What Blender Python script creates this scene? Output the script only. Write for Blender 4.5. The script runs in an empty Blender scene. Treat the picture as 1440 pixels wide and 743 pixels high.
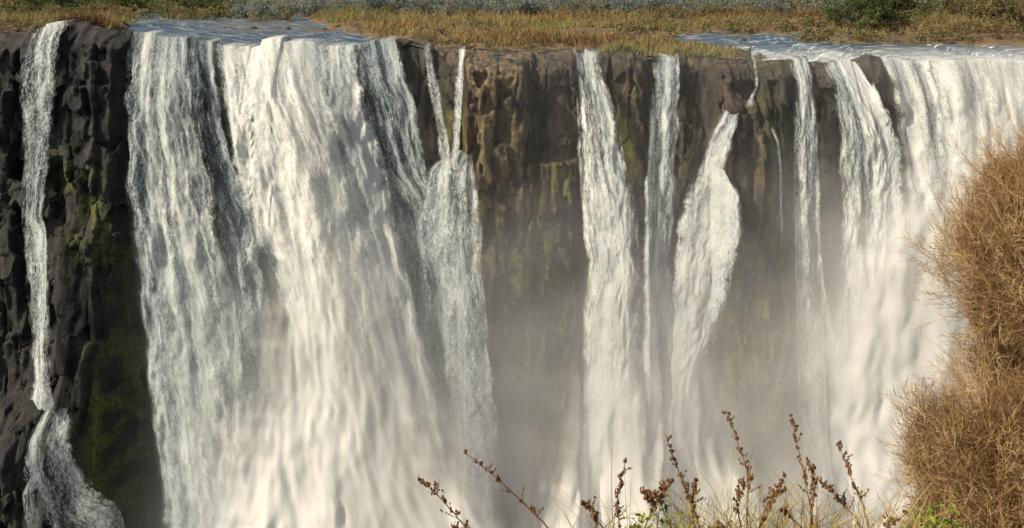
import bpy, math, random
import numpy as np
from mathutils import Vector
rng=np.random.default_rng(7); random.seed(7)
K=0.0764                      # metres per image pixel at cliff depth; a, d tables hold image coordinates
def GX(a): return (np.asarray(a,float)-720)*K
def GZ(d): return -(np.asarray(d,float)+4)*K
RIMY=118.0
sc=bpy.context.scene
sc.view_settings.view_transform='Standard'; sc.view_settings.look='None'; sc.view_settings.exposure=0
# ---------------------------------------------------------------- noise
def h3(i,j,k,s=0.0):
    v=np.sin(i*127.1+j*311.7+k*74.7+s*53.3)*43758.5453
    return v-np.floor(v)
def vn(x,y,z=0.0,s=0.0):
    x=np.asarray(x,float);y=np.asarray(y,float);z=np.zeros_like(x)+z
    i=np.floor(x);j=np.floor(y);k=np.floor(z);f=x-i;g=y-j;h=z-k
    f=f*f*(3-2*f);g=g*g*(3-2*g);h=h*h*(3-2*h)
    def L(a,b,t): return a+(b-a)*t
    r=[]
    for dk in (0,1):
        a=L(h3(i,j,k+dk,s),h3(i+1,j,k+dk,s),f); b=L(h3(i,j+1,k+dk,s),h3(i+1,j+1,k+dk,s),f)
        r.append(L(a,b,g))
    return L(r[0],r[1],h)
def fbm(x,y,z=0.0,o=4,s=0.0):
    t=0;a=0.5;n=0
    for q in range(o):
        t=t+a*vn(x*2**q,y*2**q,np.asarray(z)*2**q,s+q*3.1);n+=a;a*=.5
    return t/n
def blocks(x,z,w,h,s):
    """jointed basalt: random height per block, crack distance at the joints"""
    u=x/w+.4*(fbm(x*.22,z*.06,s,3)-.5)*3+.12*(vn(x*2,z*.8,s)-.5)
    ci=np.floor(u);cf=u-ci
    wj=.25+.5*h3(ci,0,0,s); side=(cf>wj).astype(float)
    ci2=ci*2+side
    v=z/h+h3(ci2,7,0,s)*5+.25*(vn(x*.9,z*.5,s+2)-.5)+.7*(h3(ci2,9,0,s)-.5)*x/w
    ri=np.floor(v);rf=v-ri
    ex=np.minimum(np.minimum(cf,1-cf),abs(cf-wj))*w
    ez=np.minimum(rf,1-rf)*h
    idv=h3(ci2,ri,1,s)
    tilt=(h3(ci2,ri,2,s)-.5)*(cf-.5)+(h3(ci2,ri,3,s)-.5)*(rf-.5)
    return idv,tilt,ex,ez
def ss(a,b,x):
    t=np.clip((x-a)/(b-a),0,1);return t*t*(3-2*t)
# ---------------------------------------------------------------- mesh helpers
def mesh_np(name,V,F,mat=None,attrs=None,uv=None,smooth=True,parent=None):
    me=bpy.data.meshes.new(name);V=np.asarray(V,np.float32);F=np.asarray(F,np.int32)
    n=F.shape[1]
    me.vertices.add(len(V));me.vertices.foreach_set('co',V.ravel())
    me.loops.add(F.size);me.loops.foreach_set('vertex_index',F.ravel())
    me.polygons.add(len(F));me.polygons.foreach_set('loop_start',np.arange(0,F.size,n,dtype=np.int32))
    me.update(calc_edges=True)
    if attrs:
        for k,v in attrs.items():
            v=np.asarray(v,np.float32)
            if v.ndim==1:
                at=me.attributes.new(k,'FLOAT','POINT');at.data.foreach_set('value',v)
            else:
                at=me.attributes.new(k,'FLOAT_VECTOR','POINT');at.data.foreach_set('vector',v.ravel())
    if smooth: me.polygons.foreach_set('use_smooth',np.ones(len(F),bool))
    me.validate()
    ob=bpy.data.objects.new(name,me);sc.collection.objects.link(ob)
    if mat: me.materials.append(mat)
    if parent: ob.parent=parent
    return ob
def gridF(nr,nc,off=0):
    i=np.arange(nr-1)[:,None]*nc+np.arange(nc-1)[None,:]+off
    return np.stack([i,i+1,i+nc+1,i+nc],-1).reshape(-1,4)
# ---------------------------------------------------------------- node helpers
class M:
    def __init__(s,name):
        s.m=bpy.data.materials.new(name);s.m.use_nodes=True;s.nt=s.m.node_tree;s.nt.nodes.clear()
        s.out=s.nt.nodes.new('ShaderNodeOutputMaterial')
    def n(s,t,**kw):
        nd=s.nt.nodes.new('ShaderNode'+t)
        for k,v in kw.items():
            if k.startswith('i_'):
                key=k[2:].replace('_',' ')
                s.set(nd.inputs[key],v)
            elif k.startswith('j'): s.set(nd.inputs[int(k[1:])],v)
            else: setattr(nd,k,v)
        return nd
    def set(s,inp,v):
        if isinstance(v,bpy.types.NodeSocket): s.nt.links.new(v,inp)
        elif isinstance(v,bpy.types.Node): s.nt.links.new(v.outputs[0],inp)
        else: inp.default_value=v
    def math(s,op,a,b=0.0,c=None,clamp=False):
        nd=s.n('Math',operation=op,use_clamp=clamp);s.set(nd.inputs[0],a);s.set(nd.inputs[1],b)
        if c is not None:s.set(nd.inputs[2],c)
        return nd.outputs[0]
    def rng(s,v,a,b,c=0.,d=1.,sm=False):
        nd=s.n('MapRange',clamp=True,interpolation_type='SMOOTHSTEP' if sm else 'LINEAR')
        for i,x in enumerate((v,a,b,c,d)): s.set(nd.inputs[i],x)
        return nd.outputs[0]
    def mix(s,f,a,b):
        nd=s.n('Mix',data_type='RGBA');s.set(nd.inputs[0],f);s.set(nd.inputs[6],a);s.set(nd.inputs[7],b);return nd.outputs[2]
    def attr(s,k,vec=False):
        nd=s.n('Attribute',attribute_name=k);return nd.outputs[1] if vec else nd.outputs[2]
    def scale(s,v,xyz):
        nd=s.n('VectorMath',operation='MULTIPLY');s.set(nd.inputs[0],v);nd.inputs[1].default_value=xyz;return nd.outputs[0]
    def noise(s,v,sc_=1.,det=4.,rough=.55,dist=0.):
        return s.n('TexNoise',i_Vector=v,i_Scale=sc_,i_Detail=det,i_Roughness=rough,i_Distortion=dist).outputs[0]
    def pos(s): return s.n('NewGeometry').outputs[0]
    def fin(s,sh): s.nt.links.new(sh.outputs[0],s.out.inputs[0]);return s.m
C=lambda r,g,b:(r,g,b,1)
# ---------------------------------------------------------------- materials
def rock_mat():
    m=M('basalt_rock');p=m.pos()
    a=m.noise(m.scale(p,(.9,.9,.4)),1,7,.68,.5)
    b=m.noise(m.scale(p,(2,2,.5)),1,4,.6)
    f=m.noise(m.scale(p,(5,5,3)),1,5,.7)
    dark=m.mix(m.rng(a,.38,.7),C(.006,.006,.007),C(.046,.043,.040))
    och=m.mix(m.rng(b,.3,.7),C(.07,.05,.028),C(.31,.22,.105))
    o=m.math('MULTIPLY',m.attr('ochre'),m.rng(a,.38,.58),clamp=True)
    c=m.mix(o,dark,och)
    wet=m.rng(m.noise(m.scale(p,(.8,.8,.07)),1,4,.6),.52,.64)
    c=m.mix(m.math('MULTIPLY',wet,.5),c,C(.012,.012,.012))
    mo=m.math('MULTIPLY',m.attr('moss'),m.rng(f,.40,.54),clamp=True)
    mc=m.mix(a,C(.035,.05,.008),C(.22,.24,.03))
    c=m.mix(mo,c,mc)
    bh=m.math('ADD',m.math('MULTIPLY',a,1.0),m.math('MULTIPLY',f,.35))
    bp=m.n('Bump',i_Strength=.9,i_Distance=.7,i_Height=bh)
    return m.fin(m.n('BsdfPrincipled',i_Base_Color=c,i_Roughness=.6,i_Normal=bp.outputs[0]))
ROCK=rock_mat()
def water_fall_mat():
    m=M('falling_water');w=m.attr('fuv',True)
    s2=m.noise(m.scale(w,(1.9,.38,1)),1,4,.72,.15)
    s3=m.noise(m.scale(w,(8.5,3.,1)),1,2,.8,0.)
    T=m.math('ADD',m.math('MULTIPLY',m.attr('streak'),.28),m.math('ADD',m.math('MULTIPLY',s2,.34),m.math('MULTIPLY',s3,.38)))
    T=m.rng(T,.36,.64)
    d=m.attr('dens');soft=m.attr('soft')
    al=m.math('MULTIPLY',m.math('ADD',m.math('SUBTRACT',T,1.0),d),1.6,clamp=True)
    sa=m.math('MULTIPLY',m.rng(d,.0,1.1,0,1,True),m.math('ADD',m.math('MULTIPLY',T,.25),.75),clamp=True)
    am=m.n('Mix',data_type='FLOAT');m.set(am.inputs[0],soft);m.set(am.inputs[2],al);m.set(am.inputs[3],sa)
    br=m.attr('bright')
    tone=m.math('ADD',m.math('MULTIPLY',m.math('SUBTRACT',T,.45),m.math('SUBTRACT',.85,m.math('MULTIPLY',soft,.55))),br,clamp=True)
    c=m.mix(tone,C(.27,.37,.42),C(.92,.92,.87))
    bs=m.math('SUBTRACT',.5,m.math('MULTIPLY',soft,.48),clamp=True)
    bp=m.n('Bump',i_Strength=bs,i_Distance=.3,i_Height=T)
    df=m.n('BsdfDiffuse',i_Color=c,i_Normal=bp.outputs[0]);tr=m.n('BsdfTranslucent',i_Color=c)
    mx=m.n('MixShader',j0=.33,j1=df,j2=tr)
    return m.fin(m.n('MixShader',j0=am.outputs[0],j1=m.n('BsdfTransparent'),j2=mx))
FALL=water_fall_mat()
def spray_mat():
    m=M('spray')
    c=C(.94,.94,.90)
    mx=m.n('MixShader',j0=.3,j1=m.n('BsdfDiffuse',i_Color=c),j2=m.n('BsdfTranslucent',i_Color=c))
    return m.fin(m.n('MixShader',j0=m.attr('dens'),j1=m.n('BsdfTransparent'),j2=mx))
SPRAY=spray_mat()
def twig_mat(name,c1,c2,c3,tl=.25):
    m=M(name);t=m.attr('rnd')
    c=m.mix(m.rng(t,0,.5),c1,c2);c=m.mix(m.rng(t,.5,1.),c,c3)
    df=m.n('BsdfDiffuse',i_Color=c);tr=m.n('BsdfTranslucent',i_Color=c)
    return m.fin(m.n('MixShader',j0=tl,j1=df,j2=tr))
# ---------------------------------------------------------------- cliff
RA=[-400,0,100,180,240,300,420,560,600,660,800,900,960,1080,1230,1440,1900]
RV=[40,40,36,50,56,60,62,58,64,66,72,75,80,84,86,88,90]
def rimz(x):
    x=np.asarray(x,float)
    return GZ(np.interp(x/K+720,RA,RV))+1.6*(fbm(x*.17,x*0+4,0,3)-.5)+1.2*(h3(np.floor(x/2.3+.6*np.sin(x)),3,3)-.6)*(vn(x*.12,x*0+9)>.42)
def macro(a,d):
    """outward protrusion in metres (towards the gorge)"""
    a=np.asarray(a,float);d=np.asarray(d,float)
    r=d*0.0035+3.6*(vn(a*K*.09,d*0+2)-.5)
    r=r+2.6*np.interp(a,[-400,100,170,200,300,560,590,650,660,735,750,800,815,870,900,915,985,1000,1090,1100,1150,1240,1260],
        [1,1,1.3,0,0,0,.2,.5,1.7,1.5,.5,.4,0,.9,.8,0,.1,1.2,1.1,.4,.6,.5,0])
    r=r+5*ss(520,600,d+.25*(a-60))*(1-ss(85,170,a-(d-560)*.25))
    r=r+2.2*ss(290,330,d)*(1-ss(150,215,a+0*d))*ss(90,120,a)
    r=r+2.0*ss(290,340,d)*ss(355,372,a)*(1-ss(392,412,a))*(1-ss(430,520,d))
    r=r+1.6*ss(150,175,d)*(1-ss(215,300,d))*ss(630,640,a)*(1-ss(655,668,a))
    r=r+1.4*ss(215,222,d)*ss(735,745,a)*(1-ss(800,815,a))
    r=r+2.*ss(120,150,d)*ss(995,1010,a)*(1-ss(1060,1100,a))
    return r
def build_cliff():
    xs=np.arange(GX(-350),GX(1850),.16);t=np.concatenate([[-3,-2,-1,-.4],np.arange(0,62,.17),np.arange(62,88,.6)])
    X,T=np.meshgrid(xs,t);R=rimz(X);Z=R-np.maximum(T,0);A=X/K+720;D=-Z/K-4
    i1,t1,ex1,ez1=blocks(X,Z,7.5,15.,1.);i2,t2,ex2,ez2=blocks(X+4,Z+2,3.6,6.5,2.);i3,t3,ex3,ez3=blocks(X+9,Z,1.5,3.,3.)
    q3=ss(.42,.58,vn(X*.15,Z*.12,17))
    r=macro(A,D)+2.2*(i1-.5)+3.6*t1+1.2*(i2-.5)+2.8*t2+(.5*(i3-.5)+1.2*t3)*(.4+.6*q3)+1.0*(fbm(X*.35,Z*.22,0,6)-.5)
    r=r-.5*np.exp(-ex1/.12)-.2*np.exp(-ex2/.08)*q3-.3*np.exp(-ez1/.1)
    fade=.35+.65*ss(0,2,T)
    Y=RIMY-r*fade+1.0*np.exp(-np.maximum(T,0)/.5)
    back=np.where(T<0,-T*1.6,0);Y=Y+back;Z=np.where(T<0,R+T*.25,Z)
    och=np.interp(A,[0,560,600,650,660,750,800,900,1000,1100,1250],[-.2,.0,.3,.6,1.4,.9,.3,.4,.35,.3,.2])*(1-ss(220,600,D))
    och=np.clip(och*(.35+1.2*fbm(X*.3,Z*.1,8))*(.6+.8*i2),0,2)+.3*(1-ss(0,1.6,T))
    def blob(a,d,ra,rd): return np.exp(-((A-a)/ra)**2-((D-d)/rd)**2)
    mo=1.*blob(165,310,35,40)+.6*blob(190,560,30,160)+1.7*blob(1045,430,42,95)+.7*blob(780,250,25,30)+.4*blob(120,240,30,30)+1.*blob(750,430,40,130)+.8*blob(1020,640,50,80)+.6*blob(880,200,14,50)+.6*blob(1080,250,25,100)+.6*blob(970,300,12,60)+.6*blob(640,180,20,20)
    mo=np.clip(mo*(.1+2.8*ss(.40,.64,fbm(X*.9,Z*.6,2))),0,1)
    V=np.stack([X,Y,Z],-1).reshape(-1,3)
    return mesh_np('cliff',V,gridF(*X.shape)[:,::-1],ROCK,{'ochre':och.ravel(),'moss':mo.ravel()},smooth=False)
build_cliff()
# ---------------------------------------------------------------- plateau ground + rivers
def base(x,y):
    w=ss(118,200,y);return rimz(x)*(1-w)-4.7*w
def channel(x,y):
    n=6*(fbm(x*.06,y*.06,1)-.5)
    A_=ss(-2,2,x+n-np.interp(y,[118,160,210,400,3000],[-42,-55,-73,-150,-1400]))*ss(-2,2,np.interp(y,[118,135,160,210,400,3000],[-11,-17,-24,-36,-85,-1300])-x+n)
    B=ss(-2,2,x+n-28.5)*(1-ss(142,150,y+n-.12*(x-28)))
    p=ss(.54,.60,fbm(x*.03,y*.12,9))*ss(122,130,y)*(1-ss(240,300,y))
    sm=0
    for c,w_ in ((-52,1.8),(-8.3,.8),(-5,.6),(7.5,1.6),(16.5,1.5),(26,.5)):
        sm=np.maximum(sm,ss(0,1,(w_-abs(x-c-.25*(y-118)*np.sin(c)))/w_)*(1-ss(122,134,y)))
    return np.clip(np.maximum.reduce([A_,B,p*.9,sm]),0,1)
def ground_z(x,y):
    far=ss(300,1500,y)
    return base(x,y)+.8*(fbm(x*.25,y*.25,0,4)-.42)*ss(118,121,y)*(1-far)+1.6*(fbm(x*.06,y*.07,4,3)-.45)*ss(120,150,y)*(1-far)-1.0*channel(x,y)
def gmat():
    m=M('plateau_ground');p=m.pos()
    a=m.noise(p,.25,6,.65);b=m.noise(p,1.6,5,.7)
    c=m.mix(m.rng(a,.38,.6),C(.085,.05,.03),C(.24,.16,.07));c=m.mix(m.rng(b,.45,.62),c,C(.15,.11,.045))
    c=m.mix(m.math('MULTIPLY',m.rng(b,.5,.3),.7),c,C(.035,.028,.024))
    bp=m.n('Bump',i_Strength=.9,i_Distance=.5,i_Height=b)
    return m.fin(m.n('BsdfPrincipled',i_Base_Color=c,i_Roughness=.95,i_Normal=bp.outputs[0]))
ys=np.concatenate([np.arange(118.8,150,.4),np.arange(150,260,1.5),260*1.035**np.arange(0,90)])
xs0=np.linspace(-1,1,420);
Xg=[];Yg=[]
for y in ys:
    hw=90+max(0,(y-150))*.9
    Xg.append(xs0*hw);Yg.append(np.full(xs0.shape,y))
Xg=np.array(Xg);Yg=np.array(Yg)
mesh_np('ground',np.stack([Xg,Yg,ground_z(Xg,Yg)],-1).reshape(-1,3),gridF(*Xg.shape),gmat())
def rivmat():
    m=M('river_water');p=m.pos()
    a=m.noise(m.scale(p,(.25,.8,1)),1,6,.7,.5);b=m.noise(m.scale(p,(.8,1.6,1)),1,4,.65)
    foam=m.math('ADD',m.rng(a,.53,.66),m.math('MULTIPLY',m.attr('foam'),m.rng(b,.38,.58)),clamp=True)
    bp=m.n('Bump',i_Strength=.7,i_Distance=.3,i_Height=b)
    w=m.n('BsdfPrincipled',i_Base_Color=C(.05,.075,.095),i_Roughness=.15,i_Normal=bp.outputs[0])
    f=m.n('BsdfDiffuse',i_Color=C(.60,.63,.61),i_Normal=bp.outputs[0])
    return m.fin(m.n('MixShader',j0=foam,j1=w,j2=f))
RIV=rivmat()
Zr=base(Xg,Yg)-.38+.14*(fbm(Xg*.7,Yg*.7,6,3)-.5)
foam=(1-ss(118,123,Yg))*.8+.65*ss(25,30,Xg)*(1-ss(125,150,Yg))
mesh_np('river',np.stack([Xg,Yg-.6,Zr],-1).reshape(-1,3),gridF(*Xg.shape),RIV,{'foam':foam.ravel()})
# ---------------------------------------------------------------- waterfalls
def fall(rows,dens=1.,off=(.5,3.),bright=.5,bulge=.6,amp=.5,edge=1.0,seed=0.,lip=True,name='waterfall',parent=None,dl=0.16,soft=(0,0),mat=None,sm=11,jg=1.,grow=3,sh=0):
    rows=np.array(rows,float);rows[:,1:]+=sh;d0,d1=rows[0,0],rows[-1,0]
    nd=int((d1-d0)*K/dl)+2;dd=np.linspace(d0,d1,nd)
    Lf=np.interp(dd,rows[:,0],rows[:,1]);Rt=np.interp(dd,rows[:,0],rows[:,2])
    k=np.ones(sm)/sm
    if nd>40:
        pad=lambda q:np.convolve(np.pad(q,sm//2,mode='edge'),k,'valid')
        Lf=pad(Lf);Rt=pad(Rt)
    wd=(Rt-Lf);jag=np.minimum(wd*.08,5)*jg
    Lf=Lf+jag*(fbm(dd*.02,dd*0+seed,1,5)-.5)*2;Rt=Rt+jag*(fbm(dd*.02,dd*0+seed,9,5)-.5)*2
    if mat is None: Lf=Lf-grow;Rt=Rt+grow
    wmax=(Rt-Lf).max()*K;nc=max(6,int(wmax/dl))
    s=np.linspace(0,1,nc)
    S,DD=np.meshgrid(s,dd);A=Lf[:,None]+(Rt-Lf)[:,None]*S
    X=GX(A);R=rimz(X);Z=GZ(DD)
    if lip: Z=R+.05-(DD-d0)*K
    depth=(DD-d0)*K;tt=np.clip(depth/45,0,1)
    SF=soft[0]+(soft[1]-soft[0])*ss(10,50,depth)+0*S
    o=off[0]+(off[1]-off[0])*tt**.6+bulge*np.sin(np.pi*S)*ss(0,8,depth)
    U=(S-.5)*np.interp(dd,[d0,d1],[(Rt-Lf)[nd//3]*K,(Rt-Lf)[nd*2//3]*K])[:,None]+seed*13.7
    n1=fbm(U*.4,depth*.07,seed,3)-.5
    n2=fbm(U*.8+1.5*fbm(U*.3,depth*.1),depth*.28,seed,5)-.5      # billows of broken water
    n3=fbm(U*2.6,depth*.9,seed+2,2)-.5
    o=o+amp*ss(0,6,depth)*(1.6*n1+2.0*n2*(1-.45*SF))+.25*n3*ss(0,4,depth)*(1-SF)
    o=o+1.0*ss(0,5,depth)+.25
    Y=RIMY-macro(A,DD)*np.clip(.35+.65*depth/2,0,1)-o
    W=((Rt-Lf)*K)[:,None]
    e=np.minimum(S,1-S)*W
    en=np.minimum(edge*(.4+.9*fbm(DD*.05,S*0+seed,0,3))*(1+1.2*SF),W*.38)
    dn=dens if np.isscalar(dens) else np.interp(dd,[q[0] for q in dens],[q[1] for q in dens])[:,None]
    DN=(dn+(.05 if mat is None else 0))*ss(-.05,1,e/np.maximum(en,.05)*.9)
    if mat is not None:
        t1=fbm(X*.10+seed,Z*.06,seed,4)*.75+fbm(X*.5,Z*.22,seed,3)*.25
        DN=np.clip(DN*(.5+.5*ss(.35,.62,t1)),0,.96)
    else:
        DN=DN*(1-.18*(1-SF)*ss(.5,.72,fbm(U*.45,depth*.03,seed+11,3)))   # thinner threads
    ST=fbm(U*1.1+.5*(fbm(U*.5,depth*.1,seed)-.5),depth*.045,seed+5,3)
    BR=bright+.12*SF+.4*(fbm(U*.2,depth*.06,seed+3,3)-.5)+.5*n2*(1-.5*SF)+0*S
    wu=.28*(fbm(U*.5,depth*.15,seed+6,3)-.5)*2;wv=1.6*(fbm(U*.8,depth*.25,seed+8,3)-.5)*2
    rowsX,rowsY,rowsZ=[X],[Y],[Z];UU=[U+wu];VV=[depth+wv];DNN=[DN];BRR=[BR];SFF=[SF];STT=[ST]
    if lip:
        lx=[];
        for q in range(6,0,-1):
            lx.append((X[0],Y[0]+.12*q*q+.25*q, R[0]+.05+.03*q-.12*np.exp(-q*.5)))
        rowsX=[np.array([l[0] for l in lx])]+rowsX;rowsY=[np.array([l[1] for l in lx])]+rowsY;rowsZ=[np.array([l[2] for l in lx])]+rowsZ
        UU=[np.repeat((U+wu)[:1],6,0)]+UU;VV=[-np.arange(6,0,-1)[:,None]*.4+(depth+wv)[:1]]+VV
        DNN=[np.repeat(DN[:1],6,0)*np.array([.3,.5,.7,.8,.9,1])[:,None]]+DNN;BRR=[np.repeat(BR[:1],6,0)-.15]+BRR;SFF=[np.repeat(SF[:1],6,0)]+SFF;STT=[np.repeat(ST[:1],6,0)]+STT
    X=np.vstack(rowsX);Y=np.vstack(rowsY);Z=np.vstack(rowsZ);U=np.vstack(UU);Vv=np.vstack(VV);DN=np.vstack(DNN);BR=np.vstack(BRR);SF=np.vstack(SFF);ST=np.vstack(STT)
    return mesh_np(name,np.stack([X,Y,Z],-1).reshape(-1,3),gridF(*X.shape),mat or FALL,
        {'dens':DN.ravel(),'bright':BR.ravel(),'soft':SF.ravel(),'streak':ST.ravel(),'fuv':np.stack([U,Vv,0*U+seed*7.3],-1).reshape(-1,3)},parent=parent)
def group(name):
    e=bpy.data.objects.new(name,None);sc.collection.objects.link(e);return e
def wf(*sheets):
    g=group('waterfall')
    for i,s in enumerate(sheets):
        s=dict(s);fall(s.pop('rows'),name='water_sheet',parent=g,**s)
    return g
# thin left fall
wf(dict(rows=[(42,28,92),(150,38,94),(250,44,84),(310,46,80),(318,50,100),(400,60,104),(500,66,110),(535,70,122)],dens=[(42,.72),(200,.64),(300,.6),(330,.75),(450,.64),(535,.8)],off=(.8,2.2),bright=.2,bulge=.2,amp=.3,edge=.9,seed=1,sh=17),
   dict(rows=[(530,64,118),(560,80,135),(620,108,160),(700,135,188),(780,160,215)],dens=.8,off=(2.2,2.6),bright=.24,bulge=.4,amp=.3,edge=.9,seed=2,lip=False,sh=22),
   dict(rows=[(585,82,96),(650,104,120),(780,132,160)],dens=.66,off=(2.2,2.5),bright=.2,bulge=.2,amp=.3,edge=.5,seed=3,lip=False,sh=22))
# big left curtain
F2=[(52,178,298),(150,182,326),(250,188,354),(350,202,390),(500,228,418),(743,262,440),(900,280,455)]
wf(dict(rows=F2,dens=[(52,1.02),(160,.94),(300,1.),(600,1.12)],off=(.8,3.4),bright=.26,bulge=1.2,amp=1.,edge=1.,seed=4,soft=(0,.6),sh=8),
   dict(rows=[(60,200,280),(300,212,345),(500,240,400),(743,272,430),(900,290,440)],dens=.6,off=(1.3,4.8),bright=.42,bulge=1.,amp=1.,edge=2.5,seed=5,soft=(0,.6),sh=8))
# great main fall
wf(dict(rows=[(58,296,500),(150,322,525),(250,345,550),(350,385,580),(420,410,595),(500,424,620),(743,440,670),(900,450,700)],dens=[(58,1.15),(300,1.28),(900,1.5)],off=(.9,5.),bright=.64,bulge=2.8,amp=1.2,edge=1.3,seed=6,soft=(.08,.95),sh=5),
   dict(rows=[(60,330,450),(200,380,520),(350,415,560),(500,435,605),(743,455,650),(900,460,680)],dens=.8,off=(1.8,8.),bright=.88,bulge=2.,amp=1.3,edge=3.,seed=7,soft=(.4,1),sh=5),
   dict(rows=[(58,475,564),(150,490,592),(240,515,610),(260,520,640),(350,548,672),(500,585,700),(743,640,718),(900,650,725)],dens=[(58,1.0),(150,.9),(300,.84),(500,.9),(743,.95)],off=(.6,2.2),bright=.24,bulge=.6,amp=.8,edge=1.,seed=8,soft=(0,.6)))
# twin slender falls joining a lower curtain
wf(dict(rows=[(70,597,606),(120,605,620),(180,618,632),(235,622,640)],dens=.95,off=(.9,1.6),bright=.45,bulge=.1,amp=.2,edge=.4,seed=9,grow=2),
   dict(rows=[(68,645,657),(120,642,654),(180,641,651),(225,637,650)],dens=.95,off=(.9,1.8),bright=.45,bulge=.1,amp=.2,edge=.4,seed=10,grow=2),
   dict(rows=[(205,640,668),(228,596,674),(300,580,684),(400,590,692),(520,600,703),(743,655,716),(900,665,720)],dens=[(205,.85),(400,.78),(743,.85)],off=(1.8,3.),bright=.28,bulge=.4,amp=.6,edge=1.2,seed=11,lip=False,soft=(0,.5)))
# three slender central falls
wf(dict(rows=[(70,801,840),(110,803,850),(180,806,868),(250,808,880),(350,814,892),(450,808,893),(600,800,900),(743,792,925),(900,780,940)],dens=[(70,1.15),(300,1.2),(743,1.35)],off=(.8,3.4),bright=.54,bulge=1.2,amp=.8,edge=1.4,seed=12,soft=(0,.95)))
wf(dict(rows=[(78,918,954),(150,904,951),(250,894,943),(350,890,936),(450,888,957),(600,882,972),(743,875,988),(900,870,1000)],dens=[(78,1.05),(300,1.12),(743,1.25)],off=(.8,3.),bright=.44,bulge=.8,amp=.7,edge=.9,seed=14,soft=(0,.95)))
wf(dict(rows=[(84,1054,1061),(118,1046,1053),(140,1026,1042)],dens=.85,off=(1.,2.2),bright=.45,bulge=.1,amp=.1,edge=.4,seed=22,sm=5,sh=-4,grow=1),
   dict(rows=[(138,1012,1040),(150,1000,1030),(175,988,1014),(222,974,1004),(250,958,1018),(300,944,1020),(400,932,1004),(500,915,982),(600,900,978),(900,880,990)],dens=[(138,.95),(200,1.1),(300,1.15),(500,1.25)],off=(1.6,3.6),bright=.52,bulge=.6,amp=.6,edge=1.,seed=15,soft=(0,.95),sm=5,sh=-4,grow=2,lip=False))
wf(dict(rows=[(90,1106,1134),(200,1102,1140),(300,1096,1137),(380,1092,1146),(450,1092,1162),(600,1090,1190),(900,1080,1220)],dens=[(90,.98),(200,.94),(400,.95),(743,1.)],off=(.8,2.6),bright=.38,bulge=.3,amp=.5,edge=.9,seed=16,soft=(0,.9),sh=-6),
   dict(rows=[(160,1068,1076),(300,1071,1078)],dens=.62,off=(1.1,1.3),bright=.3,bulge=.1,amp=.1,edge=.4,seed=17,lip=False,grow=0,sh=-3))
wf(dict(rows=[(88,1152,1206),(150,1158,1230),(200,1162,1247),(300,1163,1254),(400,1152,1256),(500,1145,1264),(743,1135,1285),(900,1125,1300)],dens=[(88,1.1),(300,1.05),(500,1.15)],off=(.8,3.),bright=.48,bulge=1.,amp=.8,edge=1.3,seed=18,soft=(0,1),sh=-6))
wf(dict(rows=[(86,1228,1800),(200,1240,1800),(300,1256,1800),(500,1262,1800),(900,1240,1800)],dens=[(86,1.25),(900,1.4)],off=(.9,4.),bright=.68,bulge=2.,amp=1.2,edge=1.3,seed=20,dl=.22,soft=(.2,1),sh=-4),
   dict(rows=[(90,1290,1800),(300,1270,1800),(900,1230,1800)],dens=.7,off=(1.6,7.),bright=.88,bulge=2.,amp=1.4,edge=3.,seed=21,dl=.25,soft=(.5,1)))
# ---------------------------------------------------------------- spray curtains drifting off the falls
def spray(rows,off,dens,edge,seed):
    fall(rows,dens=dens,off=off,bright=.9,bulge=3.,amp=.8,edge=edge,seed=seed,lip=False,name='spray_curtain',parent=SG,dl=.45,mat=SPRAY)
SG=group('spray_cloud')
spray([(300,400,570),(450,380,640),(600,340,720),(743,290,800),(900,270,840)],(8,15),[(300,0),(430,.45),(600,.9),(743,1),(900,1)],7,31)
spray([(380,790,980),(560,740,1020),(743,670,1140),(900,650,1200)],(7,13),[(380,0),(500,.45),(620,.9),(743,1),(900,1)],7,33)
spray([(140,1190,1800),(300,1120,1800),(560,1040,1800),(743,960,1800),(900,900,1800)],(8,14),[(140,0),(280,.5),(450,.9),(743,1),(900,1)],8,34)
# ---------------------------------------------------------------- mist volume rising from the plunge pools
def mist(name,x0,x1,y0,y1,z0,z1,dens,col=(1,1,1,1)):
    V=np.array([(x,y,z) for x in(x0,x1) for y in(y0,y1) for z in(z0,z1)]);F=np.array([[0,1,3,2],[4,6,7,5],[0,4,5,1],[2,3,7,6],[0,2,6,4],[1,5,7,3]])
    m=M(name);p=m.pos();s=m.n('SeparateXYZ',j0=p)
    hz_=m.rng(s.outputs[2],-12,-58,0.03,1,True)
    hx=m.math('ADD',m.rng(s.outputs[0],-40,-10,0,.75,True),m.rng(s.outputs[0],22,42,0,1.1,True))
    nn=m.rng(m.noise(p,.07,2,.6),.38,.62,.35,1.5)
    d=m.math('MULTIPLY',m.math('MULTIPLY',hz_,hx),m.math('MULTIPLY',nn,dens))
    v=m.n('VolumeScatter',i_Color=col,i_Density=d,i_Anisotropy=-.5)
    m.nt.links.new(v.outputs[0],m.out.inputs[1])
    return mesh_np(name,V,F,m.m,smooth=False)
mist('spray_mist',-45,80,98,119,-86,-5,.085,col=(1.,1.,.97,1))
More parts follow.
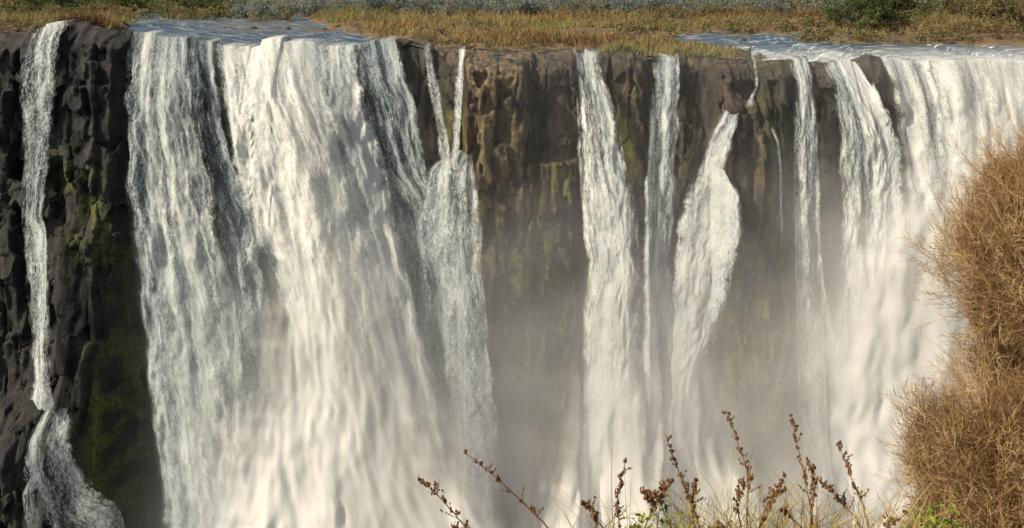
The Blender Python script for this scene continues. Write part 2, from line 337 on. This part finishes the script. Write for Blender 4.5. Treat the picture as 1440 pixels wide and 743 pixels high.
# ---------------------------------------------------------------- ribbons (twigs / grass)
def ribbons(name,P,D,Ln,W,mat,seg=3,bend=.3,rnd=None,grav=0.,parent=None,taper=.3):
    n=len(P);D=D/np.linalg.norm(D,axis=1,keepdims=True)
    B=rng.normal(size=(n,3));B/=np.linalg.norm(B,axis=1,keepdims=True)
    side=np.cross(D,rng.normal(size=(n,3)));side/=np.linalg.norm(side,axis=1,keepdims=True)+1e-9
    V=np.zeros((n,seg+1,2,3))
    for k in range(seg+1):
        t=k/seg
        c=P+D*Ln[:,None]*t+B*(bend*Ln*t*t)[:,None]+np.array([0,0,-1.])*(grav*Ln*t*t)[:,None]
        w=(W*(1-(1-taper)*t))[:,None]*side*.5
        V[:,k,0]=c-w;V[:,k,1]=c+w
    b=np.arange(n)[:,None]*(2*(seg+1))+np.arange(seg)[None]*2
    F=np.stack([b,b+1,b+3,b+2],-1).reshape(-1,4)
    if rnd is None:rnd=rng.random(n)
    return mesh_np(name,V.reshape(-1,3),F,mat,{'rnd':np.repeat(rnd,2*(seg+1))},smooth=False,parent=parent)
# dry grass on the plateau
n=70000
gy=118.9+rng.random(n)**1.6*145;gx=(rng.random(n)*2-1)*(75+(gy-118)*.5)
ch=channel(gx,gy);pn=fbm(gx*.07,gy*.09,2,4)
keep=(ch<.25)&(rng.random(n)<ss(.46,.58,pn)*.95+.08);gx,gy,pn=gx[keep],gy[keep],pn[keep]
N=len(gx);rep=3
px=np.repeat(gx,rep)+rng.normal(size=N*rep)*.25;py=np.repeat(gy,rep)+rng.normal(size=N*rep)*.25
P=np.stack([px,py,ground_z(px,py)-.05],-1)
D=np.stack([rng.normal(size=N*rep)*.4,rng.normal(size=N*rep)*.4,np.ones(N*rep)],-1)
GR=twig_mat('dry_grass',C(.11,.06,.035),C(.34,.25,.11),C(.20,.21,.08))
hh=(.25+.5*rng.random(N*rep))*(.5+1.4*np.repeat(ss(.45,.7,pn),rep))*(1+.8*ss(150,200,py))
ribbons('dry_grass',P,D,hh,.08+.08*rng.random(N*rep),GR,seg=2,rnd=np.clip(np.repeat(fbm(gx*.06+9,gy*.06,7,3)*2.6-.8,rep)+.4*(rng.random(N*rep)-.5),0,1))
# leafy masses
def leaf_cloud(C0,R0,per,size,squash=.75):
    Cn=np.repeat(C0,per,0);Rn=np.repeat(R0,per);n=len(Cn)
    d=rng.normal(size=(n,3));d/=np.linalg.norm(d,axis=1,keepdims=True)
    r=Rn*(.45+.6*rng.random(n)**.6);d2=d*r[:,None];d2[:,2]*=squash
    c=Cn+d2
    u=rng.normal(size=(n,3));u/=np.linalg.norm(u,axis=1,keepdims=True);v=np.cross(u,rng.normal(size=(n,3)));v/=np.linalg.norm(v,axis=1,keepdims=True)
    s=(size*(.6+.8*rng.random(n)))[:,None] if np.isscalar(size) else (np.repeat(size,per)*(.6+.8*rng.random(n)))[:,None]
    V=np.stack([c-u*s,c-v*s*.6,c+u*s,c+v*s*.6],1).reshape(-1,3)
    return V,np.arange(4*n).reshape(-1,4),np.repeat(np.clip(.35*rng.random(n)+.65*np.repeat(rng.random(len(C0)),per),0,1),4)
def leafobj(name,C0,R0,per,size,mat,parent=None,squash=.75):
    V,F,r=leaf_cloud(np.array(C0),np.array(R0),per,size,squash);return mesh_np(name,V,F,mat,{'rnd':r},smooth=False,parent=parent)
LG=twig_mat('leaves_green',C(.06,.085,.04),C(.11,.14,.055),C(.18,.185,.075),.4)
LO=twig_mat('leaves_olive',C(.10,.105,.055),C(.22,.19,.09),C(.32,.25,.11),.4)
LB=twig_mat('leaves_hazy',C(.17,.21,.19),C(.23,.26,.22),C(.30,.30,.21),.5)  # aerial haze of the far forest put into the leaf colours
# shrubs on the plateau
def scatter(n,xf,yr,zr=(.3,1.),rr=(.6,1.4)):
    y=yr[0]+rng.random(n)*(yr[1]-yr[0]);x=xf(rng.random(n),y);r=rr[0]+rng.random(n)*(rr[1]-rr[0])
    k=channel(x,y)<.4;x,y,r=x[k],y[k],r[k]
    return np.stack([x,y,ground_z(x,y)+r*.5],-1),r
c1,r1=scatter(300,lambda u,y:(u-.5)*1.15*y,(165,250),rr=(.5,1.3));leafobj('shrubs',c1,r1,70,.2,LO)
c1,r1=scatter(300,lambda u,y:.10*y+u*.45*y,(148,190),rr=(.6,1.6));leafobj('shrubs',c1,r1,90,.2,LO)
c1,r1=scatter(260,lambda u,y:(u-.5)*1.0*y,(119.2,140),rr=(.25,.8));leafobj('shrubs',c1,r1,80,.11,LO)
c1,r1=scatter(140,lambda u,y:-.52*y+u*.27*y,(225,290),rr=(1.2,2.6));leafobj('shrubs',c1,r1,120,.3,LG)
BARK=twig_mat('bark',C(.08,.06,.045),C(.10,.08,.06),C(.13,.1,.08))
def tube(path,rad,ns=6):
    path=np.array(path,float);V=[];n=len(path)
    for i,p in enumerate(path):
        t=path[min(i+1,n-1)]-path[max(i-1,0)];t/=np.linalg.norm(t)+1e-9
        u=np.cross(t,[.3,.9,.1]);u/=np.linalg.norm(u);w=np.cross(t,u)
        for k in range(ns):
            a=2*math.pi*k/ns;V.append(p+rad[i]*(math.cos(a)*u+math.sin(a)*w))
    F=[(i*ns+k,i*ns+(k+1)%ns,(i+1)*ns+(k+1)%ns,(i+1)*ns+k) for i in range(n-1) for k in range(ns)]
    return np.array(V),np.array(F)
def merge(parts):
    V=[];F=[];o=0
    for v,f in parts: V.append(v);F.append(f+o);o+=len(v)
    return np.vstack(V),np.vstack(F)
def tree(x,y,h,w,mat,nc=14,per=220):
    z=float(ground_z(np.array([x]),np.array([y]))[0]);g=group('tree');parts=[]
    parts.append(tube([(x,y,z-.3),(x+.1,y,z+h*.25),(x-.1,y,z+h*.5),(x,y,z+h*.75)],[h*.035,h*.028,h*.018,h*.008]))
    cs=[];rs=[]
    for i in range(nc):
        a=rng.random()*6.28;rr=w*.5*rng.random()**.5;zz=z+h*(.22+.62*rng.random())
        c=np.array([x+rr*math.cos(a),y+rr*math.sin(a),zz]);cs.append(c);rs.append(w*(.14+.1*rng.random()))
        parts.append(tube([(x,y,z+h*.2),((x+c[0])/2,(y+c[1])/2,(z+h*.25+zz)/2),tuple(c)],[h*.016,h*.01,h*.004],4))
    V,F=merge(parts);mesh_np('trunk_and_limbs',V,F,BARK,{'rnd':rng.random(len(V))},parent=g)
    leafobj('crown',cs,rs,per,w*.022,mat,parent=g)
for (a,y,h,w,m_) in [(1205,172,7,9,LG),(1262,180,7.5,10,LG),(1400,190,7,9,LO),(1350,215,7,9,LO),(1440,175,6,8,LO),(260,280,7,10,LG),(90,265,6.5,11,LG),(170,270,7,11,LG),(20,260,7,10,LG),(310,300,7,9,LG)]:
    tree((a-720)/1544*y,y,h,w,m_,nc=20)
# distant forest
def forest(n,yr,rr,mat,size,per,xw=.62,cond=None,name='distant_forest'):
    y=yr[0]+rng.random(n)*(yr[1]-yr[0]);x=(rng.random(n)*2-1)*xw*y
    x0=np.repeat(x,4)+rng.normal(size=4*n)*rr[1]*.8;y0=np.repeat(y,4)+rng.normal(size=4*n)*2;r=rr[0]+rng.random(4*n)*(rr[1]-rr[0])
    if cond is not None:
        k=cond(x0/y0);x0,y0,r=x0[k],y0[k],r[k]
    z=ground_z(x0,y0)+r*.6+rng.random(len(x0))*r*1.2
    leafobj(name,np.stack([x0,y0,z],-1),r,per,size,mat)
forest(120,(245,330),(1.,2.2),LO,.3,100,cond=lambda q:(q<-.2)|(q>.2))
forest(200,(290,380),(1.8,3.3),LG,.4,100,cond=lambda q:(q<-.24)|(q>.3))
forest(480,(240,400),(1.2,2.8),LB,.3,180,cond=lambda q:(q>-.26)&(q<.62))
forest(60,(222,250),(.6,1.4),LO,.2,90)
# lodges glimpsed on the far shore
WL=M('whitewash');WLm=WL.fin(WL.n('BsdfPrincipled',i_Base_Color=C(.6,.58,.52),i_Roughness=.8))
TH=M('thatch');THm=TH.fin(TH.n('BsdfPrincipled',i_Base_Color=C(.16,.12,.08),i_Roughness=.9))
def lodge(x,y,w,h):
    z=float(ground_z(np.array([x]),np.array([y]))[0])-.1;g=group('thatched_lodge')
    a=np.array([(x+sx*w/2,y+sy*1.6,z+sz*h) for sz in(0,1) for sx,sy in((-1,-1),(1,-1),(1,1),(-1,1))])
    mesh_np('walls',a,np.array([[0,1,5,4],[1,2,6,5],[2,3,7,6],[3,0,4,7]]),WLm,smooth=False,parent=g)
    b=np.array([(x-w*.6,y-2,z+h),(x+w*.6,y-2,z+h),(x+w*.6,y+2,z+h),(x-w*.6,y+2,z+h),(x-w*.35,y,z+h*1.9),(x+w*.35,y,z+h*1.9)])
    mesh_np('roof',b,np.array([[0,1,5,4],[2,3,4,5]]),THm,smooth=False,parent=g)
    mesh_np('roof_ends',b[[1,2,5,3,0,4]],np.array([[0,1,2],[3,4,5]]),THm,smooth=False,parent=g)
    mesh_np('door',np.array([(x-.4,y-1.62,z),(x+.4,y-1.62,z),(x+.4,y-1.62,z+h*.8),(x-.4,y-1.62,z+h*.8)]),np.array([[0,1,2,3]]),THm,smooth=False,parent=g)
for x,w_ in((-17,2.6),(-11.5,1.8),(-6,3),(1,2.)): lodge(x,219,w_,.9)
# dead stump on the rim
def stump(x,y,h):
    z=float(ground_z(np.array([x]),np.array([y]))[0]);V,F=merge([tube([(x,y,z-.2),(x+.05,y,z+h*.5),(x+.2,y,z+h)],[.2,.14,.07]),tube([(x+.05,y,z+h*.5),(x-.2,y,z+h*.8)],[.08,.04])])
    mesh_np('tree_stump',V,F,BARK,{'rnd':rng.random(len(V))})
stump(27,125,1.6)
# hills on the horizon, distance haze put into their colour
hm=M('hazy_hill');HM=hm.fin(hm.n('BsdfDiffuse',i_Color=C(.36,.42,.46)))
xh=np.linspace(-4500,4500,200);hz=20+28*fbm(xh*.0012,xh*0,3,4)
V=[];
for q,f_ in enumerate((0,.6,1,.7,0)):
    V+= [(x,5200+q*200,-6+(h_)*f_) for x,h_ in zip(xh,hz)]
mesh_np('hills',np.array(V),gridF(5,200),HM)
# rim boulders
def blobs(pts,rad,flat=.7,seed=0):
    import bmesh
    bm=bmesh.new();bmesh.ops.create_icosphere(bm,subdivisions=2,radius=1);v0=np.array([v.co[:] for v in bm.verts]);f0=np.array([[v.index for v in f.verts] for f in bm.faces]);bm.free()
    parts=[]
    for i,(p,r) in enumerate(zip(pts,rad)):
        s=.7+.6*rng.random(3);s[2]*=flat
        q=np.round(v0*1.6+.3*rng.random(3))/1.6*.5+v0*.6
        q=q*(1+.4*(vn(v0[:,0]*1.5+i,v0[:,1]*1.5,v0[:,2]*1.5)-.5))[:,None]*s*r
        a=rng.random()*6.28;c,s_=math.cos(a),math.sin(a);q=q@np.array([[c,-s_,0],[s_,c,0],[0,0,1]])
        parts.append((q+p,f0))
    return merge(parts)
nb=1500;by=119.5+rng.random(nb)**1.3*60;bx=(rng.random(nb)*2-1)*72;br=.12+.6*rng.random(nb)**4
kk=(channel(bx,by)<.5)|(rng.random(nb)<.25);bx,by,br=bx[kk],by[kk],br[kk]
V,F=blobs(np.stack([bx,by,ground_z(bx,by)],-1),br,flat=.5)
mesh_np('rim_boulders',V,F,ROCK,{'ochre':np.clip(.2+.9*np.repeat(rng.random(len(bx)),len(V)//len(bx)),0,1),'moss':np.zeros(len(V))},smooth=False)
# ---------------------------------------------------------------- gorge floor
gm=M('gorge_floor');GM=gm.fin(gm.n('BsdfPrincipled',i_Base_Color=C(.25,.3,.3),i_Roughness=.4))
mesh_np('gorge_water',np.array([(-400,-60,-86.5),(400,-60,-86.5),(400,125,-86.5),(-400,125,-86.5)]),np.array([[0,1,2,3]]),GM)
# ---------------------------------------------------------------- near bank
def yedge(x): return np.interp(x,[-30,-5,1.5,3,4.2,5.6,7.,9,30],[2.,2.6,3.0,4.2,6,8.2,9.5,10,12])
def bank_z(x,y):
    e=(y-yedge(x))*.5
    drop=np.where(e>0,2.4*e+ .8*e*e,0)
    return -1.75-drop+.15*(fbm(x*1.2,y*1.2)-.5)+np.where(e>0,.5*(fbm(x*.9,y*.9,3)-.5),0)
xb=np.linspace(-30,30,260);yb=np.concatenate([np.linspace(-25,0,20),np.arange(.2,40,.2)])
XB,YB=np.meshgrid(xb,yb);ZB=np.maximum(bank_z(XB,YB),-90)
bm_=M('dry_bank');pb=bm_.pos();nb_=bm_.noise(pb,6,6,.7)
BM=bm_.fin(bm_.n('BsdfPrincipled',i_Base_Color=bm_.mix(bm_.rng(nb_,.35,.65),C(.03,.02,.012),C(.12,.08,.04)),i_Roughness=.95))
mesh_np('near_bank',np.stack([XB,YB,ZB],-1).reshape(-1,3),gridF(*XB.shape),BM)
# dry heath bushes
Q=.00583  # metres per image pixel at bush depth; domes are given in pixels
TW=twig_mat('dry_twigs',C(.07,.038,.02),C(.34,.21,.095),C(.64,.48,.27),.3)
def bush(domes,name='dry_bush',dens=9000,col=0.,up=.3,sprigs=60):
    g=group(name)
    P_=[];D_=[];L_=[];W_=[];R_=[];P2=[];D2=[];L2=[];W2=[];R2=[]
    for (a,d,y,ra,rd) in domes:
        c0=np.array([(a-720)*Q,y,-(d+4)*Q]);R0=np.array([ra*Q,ra*Q,rd*Q])
        sub=[(c0,R0*.78,1.6)]
        for q in range(18):
            u=rng.normal(size=3);u/=np.linalg.norm(u)
            sub.append((c0+u*R0*.64,R0.mean()*(.14+.27*rng.random())*np.ones(3)*np.array([1,1,1.3]),.22))
        for c,R,f in sub:
            n=int(dens*(ra/120)**2*(f*.5))
            u=rng.normal(size=(n,3));u/=np.linalg.norm(u,axis=1,keepdims=True)
            lump=.25+1.4*fbm(u[:,0]*2.8+a,u[:,1]*2.8,u[:,2]*2.8,5)
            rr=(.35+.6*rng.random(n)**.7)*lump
            P_.append(c+u*R*rr[:,None]+rng.normal(size=(n,3))*.02);D_.append(u*.3+rng.normal(size=(n,3))*.6+np.array([-.1,0,up]))
            L_.append(.03+.12*rng.random(n)**2);W_.append(.0025+.003*rng.random(n))
            R_.append(np.clip(.75*rng.random(n)+.35*rr+.8*(fbm(u[:,0]*4+a,u[:,1]*4,u[:,2]*4,2)-.5)-.18+col,0,1))  # inner twigs darker: shade inside the bush put into the twig tone
        # sprigs: stem with side shoots
        ns_=int(sprigs*(ra/120)**2)
        u=rng.normal(size=(ns_,3));u[:,1]-=.3;u/=np.linalg.norm(u,axis=1,keepdims=True)
        p0=c0+u*R0*(.6+.25*rng.random(ns_))[:,None];dr=u*.55+rng.normal(size=(ns_,3))*.25+np.array([-.05,0,.55]);dr/=np.linalg.norm(dr,axis=1,keepdims=True)
        ln=.18+.34*rng.random(ns_)
        tone=.4+.6*rng.random(ns_)
        P2.append(p0);D2.append(dr);L2.append(ln);W2.append(.005+.003*rng.random(ns_));R2.append(tone)
        for q in range(14):
            t=.15+.85*rng.random(ns_)
            P2.append(p0+dr*(ln*t)[:,None]+rng.normal(size=(ns_,3))*.006);D2.append(dr*.6+rng.normal(size=(ns_,3))*.45);L2.append(ln*(.15+.3*rng.random(ns_))*(1.2-.6*t));W2.append(.003+.002*rng.random(ns_));R2.append(np.clip(tone+.3*(rng.random(ns_)-.5),0,1))
    ribbons('twigs',np.vstack(P_),np.vstack(D_),np.hstack(L_),np.hstack(W_),TW,seg=3,bend=.5,rnd=np.hstack(R_),parent=g)
    ribbons('branches',np.vstack(P2),np.vstack(D2),np.hstack(L2),np.hstack(W2),TW,seg=4,bend=.12,rnd=np.hstack(R2),parent=g)
bush([(1450,385,9.,145,115),(1500,300,9.2,120,98),(1560,400,9.,160,150)],dens=28000,sprigs=440)
bush([(1405,650,8.8,155,130),(1330,730,8.5,95,100),(1450,740,8.2,160,150),(1490,570,9.5,110,100)],dens=26000,col=-.06,up=.6,sprigs=440)
# tall dead stalks above the bush
n=900;P=np.stack([(rng.uniform(1360,1640,n)-720)*Q,rng.uniform(8.8,9.6,n),0*np.ones(n)],-1);P[:,2]=-(np.interp(P[:,0]/Q+720,[1370,1440,1640],[330,265,210])+rng.random(n)*60)*Q
ribbons('dead_stalks',P,np.stack([rng.normal(size=n)*.35-.15,rng.normal(size=n)*.3,np.ones(n)],-1),.12+.3*rng.random(n),.004+.003*rng.random(n),TW,seg=5,bend=.25,rnd=.4+.6*rng.random(n))
# ---------------------------------------------------------------- seeding herbs on the near ledge
H=.00194  # metres per image pixel at the ledge; stem points are image coordinates
STEM=twig_mat('herb_stem',C(.16,.075,.03),C(.28,.14,.05),C(.35,.25,.08))
SEED=twig_mat('seed_heads',C(.10,.05,.03),C(.20,.095,.045),C(.30,.18,.09))
GRN=twig_mat('herb_leaf',C(.10,.16,.025),C(.24,.28,.05),C(.36,.34,.08))
def hp(a,d,y=3.): return np.array([(a-720)*H*y/3,y,-(d+4)*H*y/3])
def herb(stems,y0=3.):
    g=group('seeding_herb');st=[];sp=[];sr=[]
    for pts,seed in stems:
        P=np.array([hp(a,d,y0) for a,d in pts]);P[:,1]+=np.linspace(0,random.uniform(-.15,.15),len(P))
        NT=26;t=np.linspace(0,1,NT);tk=np.linspace(0,1,len(P))
        C_=np.stack([np.interp(t,tk,P[:,i]) for i in range(3)],-1)
        for _ in range(3): C_[1:-1]=(C_[:-2]+C_[1:-1]*2+C_[2:])/4
        C_[1:-1]+=rng.normal(size=(NT-2,3))*.001
        st.append(tube(C_,np.linspace(.0028,.001,NT),5))
        if seed:
            for i in range(NT):
                if t[i]<1-seed or rng.random()<.15: continue
                for q in range(2):
                    dr=rng.normal(size=3);dr[2]=abs(dr[2])*.8+.7;dr/=np.linalg.norm(dr);L=(.006+.036*rng.random()**2)*(1.25-t[i])*1.6
                    e=C_[i]+dr*L;st.append(tube([C_[i],C_[i]+dr*L*.5+rng.normal(size=3)*.001,e],[.0009,.0008,.0006],4))
                    for w in range(5):
                        sp.append(C_[i]+dr*L*(.3+.2*w)+rng.normal(size=3)*.002);sr.append(.0012+.0019*rng.random())
    V,F=merge(st);mesh_np('stems',V,F,STEM,{'rnd':rng.random(len(V))},parent=g)
    if sp:
        V,F=blobs(sp,sr,flat=1.3);mesh_np('seed_heads',V,F,SEED,{'rnd':np.repeat(rng.random(len(sp)),len(V)//len(sp))},parent=g,smooth=False)
    return g
herb([([(800,800),(775,743),(715,680),(655,626)],.6),([(770,830),(745,800),(700,760)],.0)])
herb([([(700,790),(650,741),(615,705),(588,688)],.6),([(690,790),(670,745),(640,712)],.4)])
herb([([(905,880),(872,743),(868,700),(881,652)],.6),([(905,880),(850,743),(830,712),(818,700)],.5),([(905,880),(900,743),(915,690),(900,672)],.4),([(905,880),(925,743),(930,700),(945,680)],.4),([(905,880),(840,745),(830,690)],.2)])
herb([([(985,900),(985,743),(960,680),(935,608)],.6),([(985,900),(975,743),(965,690),(968,650)],.4),([(985,900),(1000,743),(1010,725),(1000,715)],.3),([(985,900),(945,743),(925,700),(905,690)],.4)])
herb([([(1060,900),(1055,743),(1060,680),(1034,602)],.55),([(1060,900),(1062,743),(1078,690),(1090,645)],.6),([(1060,900),(1040,743),(1030,690),(1045,655)],.5),([(1060,900),(1070,743),(1085,710),(1110,700)],.3)])
herb([([(1150,900),(1150,743),(1140,670),(1130,612)],.6),([(1150,900),(1140,743),(1150,690),(1142,660)],.4),([(1150,900),(1130,743),(1110,725),(1098,712)],.3)])
herb([([(1240,900),(1230,743),(1215,700),(1202,658)],.5),([(1240,900),(1235,743),(1240,715),(1250,690)],.5),([(1240,900),(1215,743),(1195,725),(1172,706)],.5)])
# straw grass and leaves on the ledge
n=850;gx=np.concatenate([rng.normal(960,70,250),rng.normal(1070,60,400),rng.normal(1210,45,200)])
P=np.array([hp(a,785+rng.random()*50,2.9+.25*rng.random()) for a in gx]);D=np.stack([rng.normal(size=n)*.5,rng.normal(size=n)*.3,np.ones(n)],-1)
STR=twig_mat('straw',C(.3,.2,.08),C(.48,.35,.14),C(.42,.4,.12))
ribbons('straw_grass',P,D,.16+.2*rng.random(n),.0025+.002*rng.random(n),STR,seg=6,bend=.3,grav=.3)
c=[hp(a,d,y) for a,d,y in [(905,738,2.95),(930,722,3),(955,735,2.9),(885,750,3),(940,750,3.),(1010,750,3.)]];leafobj('leafy_herb',c,[.035]*6,26,.009,GRN)
c=[hp(a,d,y) for a,d,y in [(1300,728,4.),(1325,722,4.1),(1290,745,4),(1340,745,4),(1315,750,4.)]];leafobj('leafy_herb',c,[.06]*5,30,.013,GRN)
# ---------------------------------------------------------------- light
w=bpy.data.worlds.new('World');sc.world=w;w.use_nodes=True;nt=w.node_tree
bg=nt.nodes['Background'];sky=nt.nodes.new('ShaderNodeTexSky');sky.sky_type='NISHITA';sky.sun_disc=False
sd=Vector((-.82,-.52,.74)).normalized()
sky.sun_elevation=math.asin(sd.z);sky.sun_rotation=math.atan2(sd.x,sd.y)%(2*math.pi);sky.dust_density=5
nt.links.new(sky.outputs[0],bg.inputs[0]);bg.inputs[1].default_value=.11
L=bpy.data.lights.new('sun','SUN');L.energy=4.7;L.angle=math.radians(.5);L.color=(1,.89,.69)
lo=bpy.data.objects.new('sun',L);sc.collection.objects.link(lo);lo.rotation_euler=(-sd).to_track_quat('-Z','Y').to_euler()
# ---------------------------------------------------------------- camera
cam=bpy.data.cameras.new('camera');co=bpy.data.objects.new('camera',cam);sc.collection.objects.link(co)
co.location=(0,0,0);co.rotation_euler=(math.pi/2,0,0)
cam.sensor_width=36;cam.lens=38.6;cam.shift_y=-(371.5+4)/1440;cam.clip_start=.1;cam.clip_end=20000
sc.camera=co
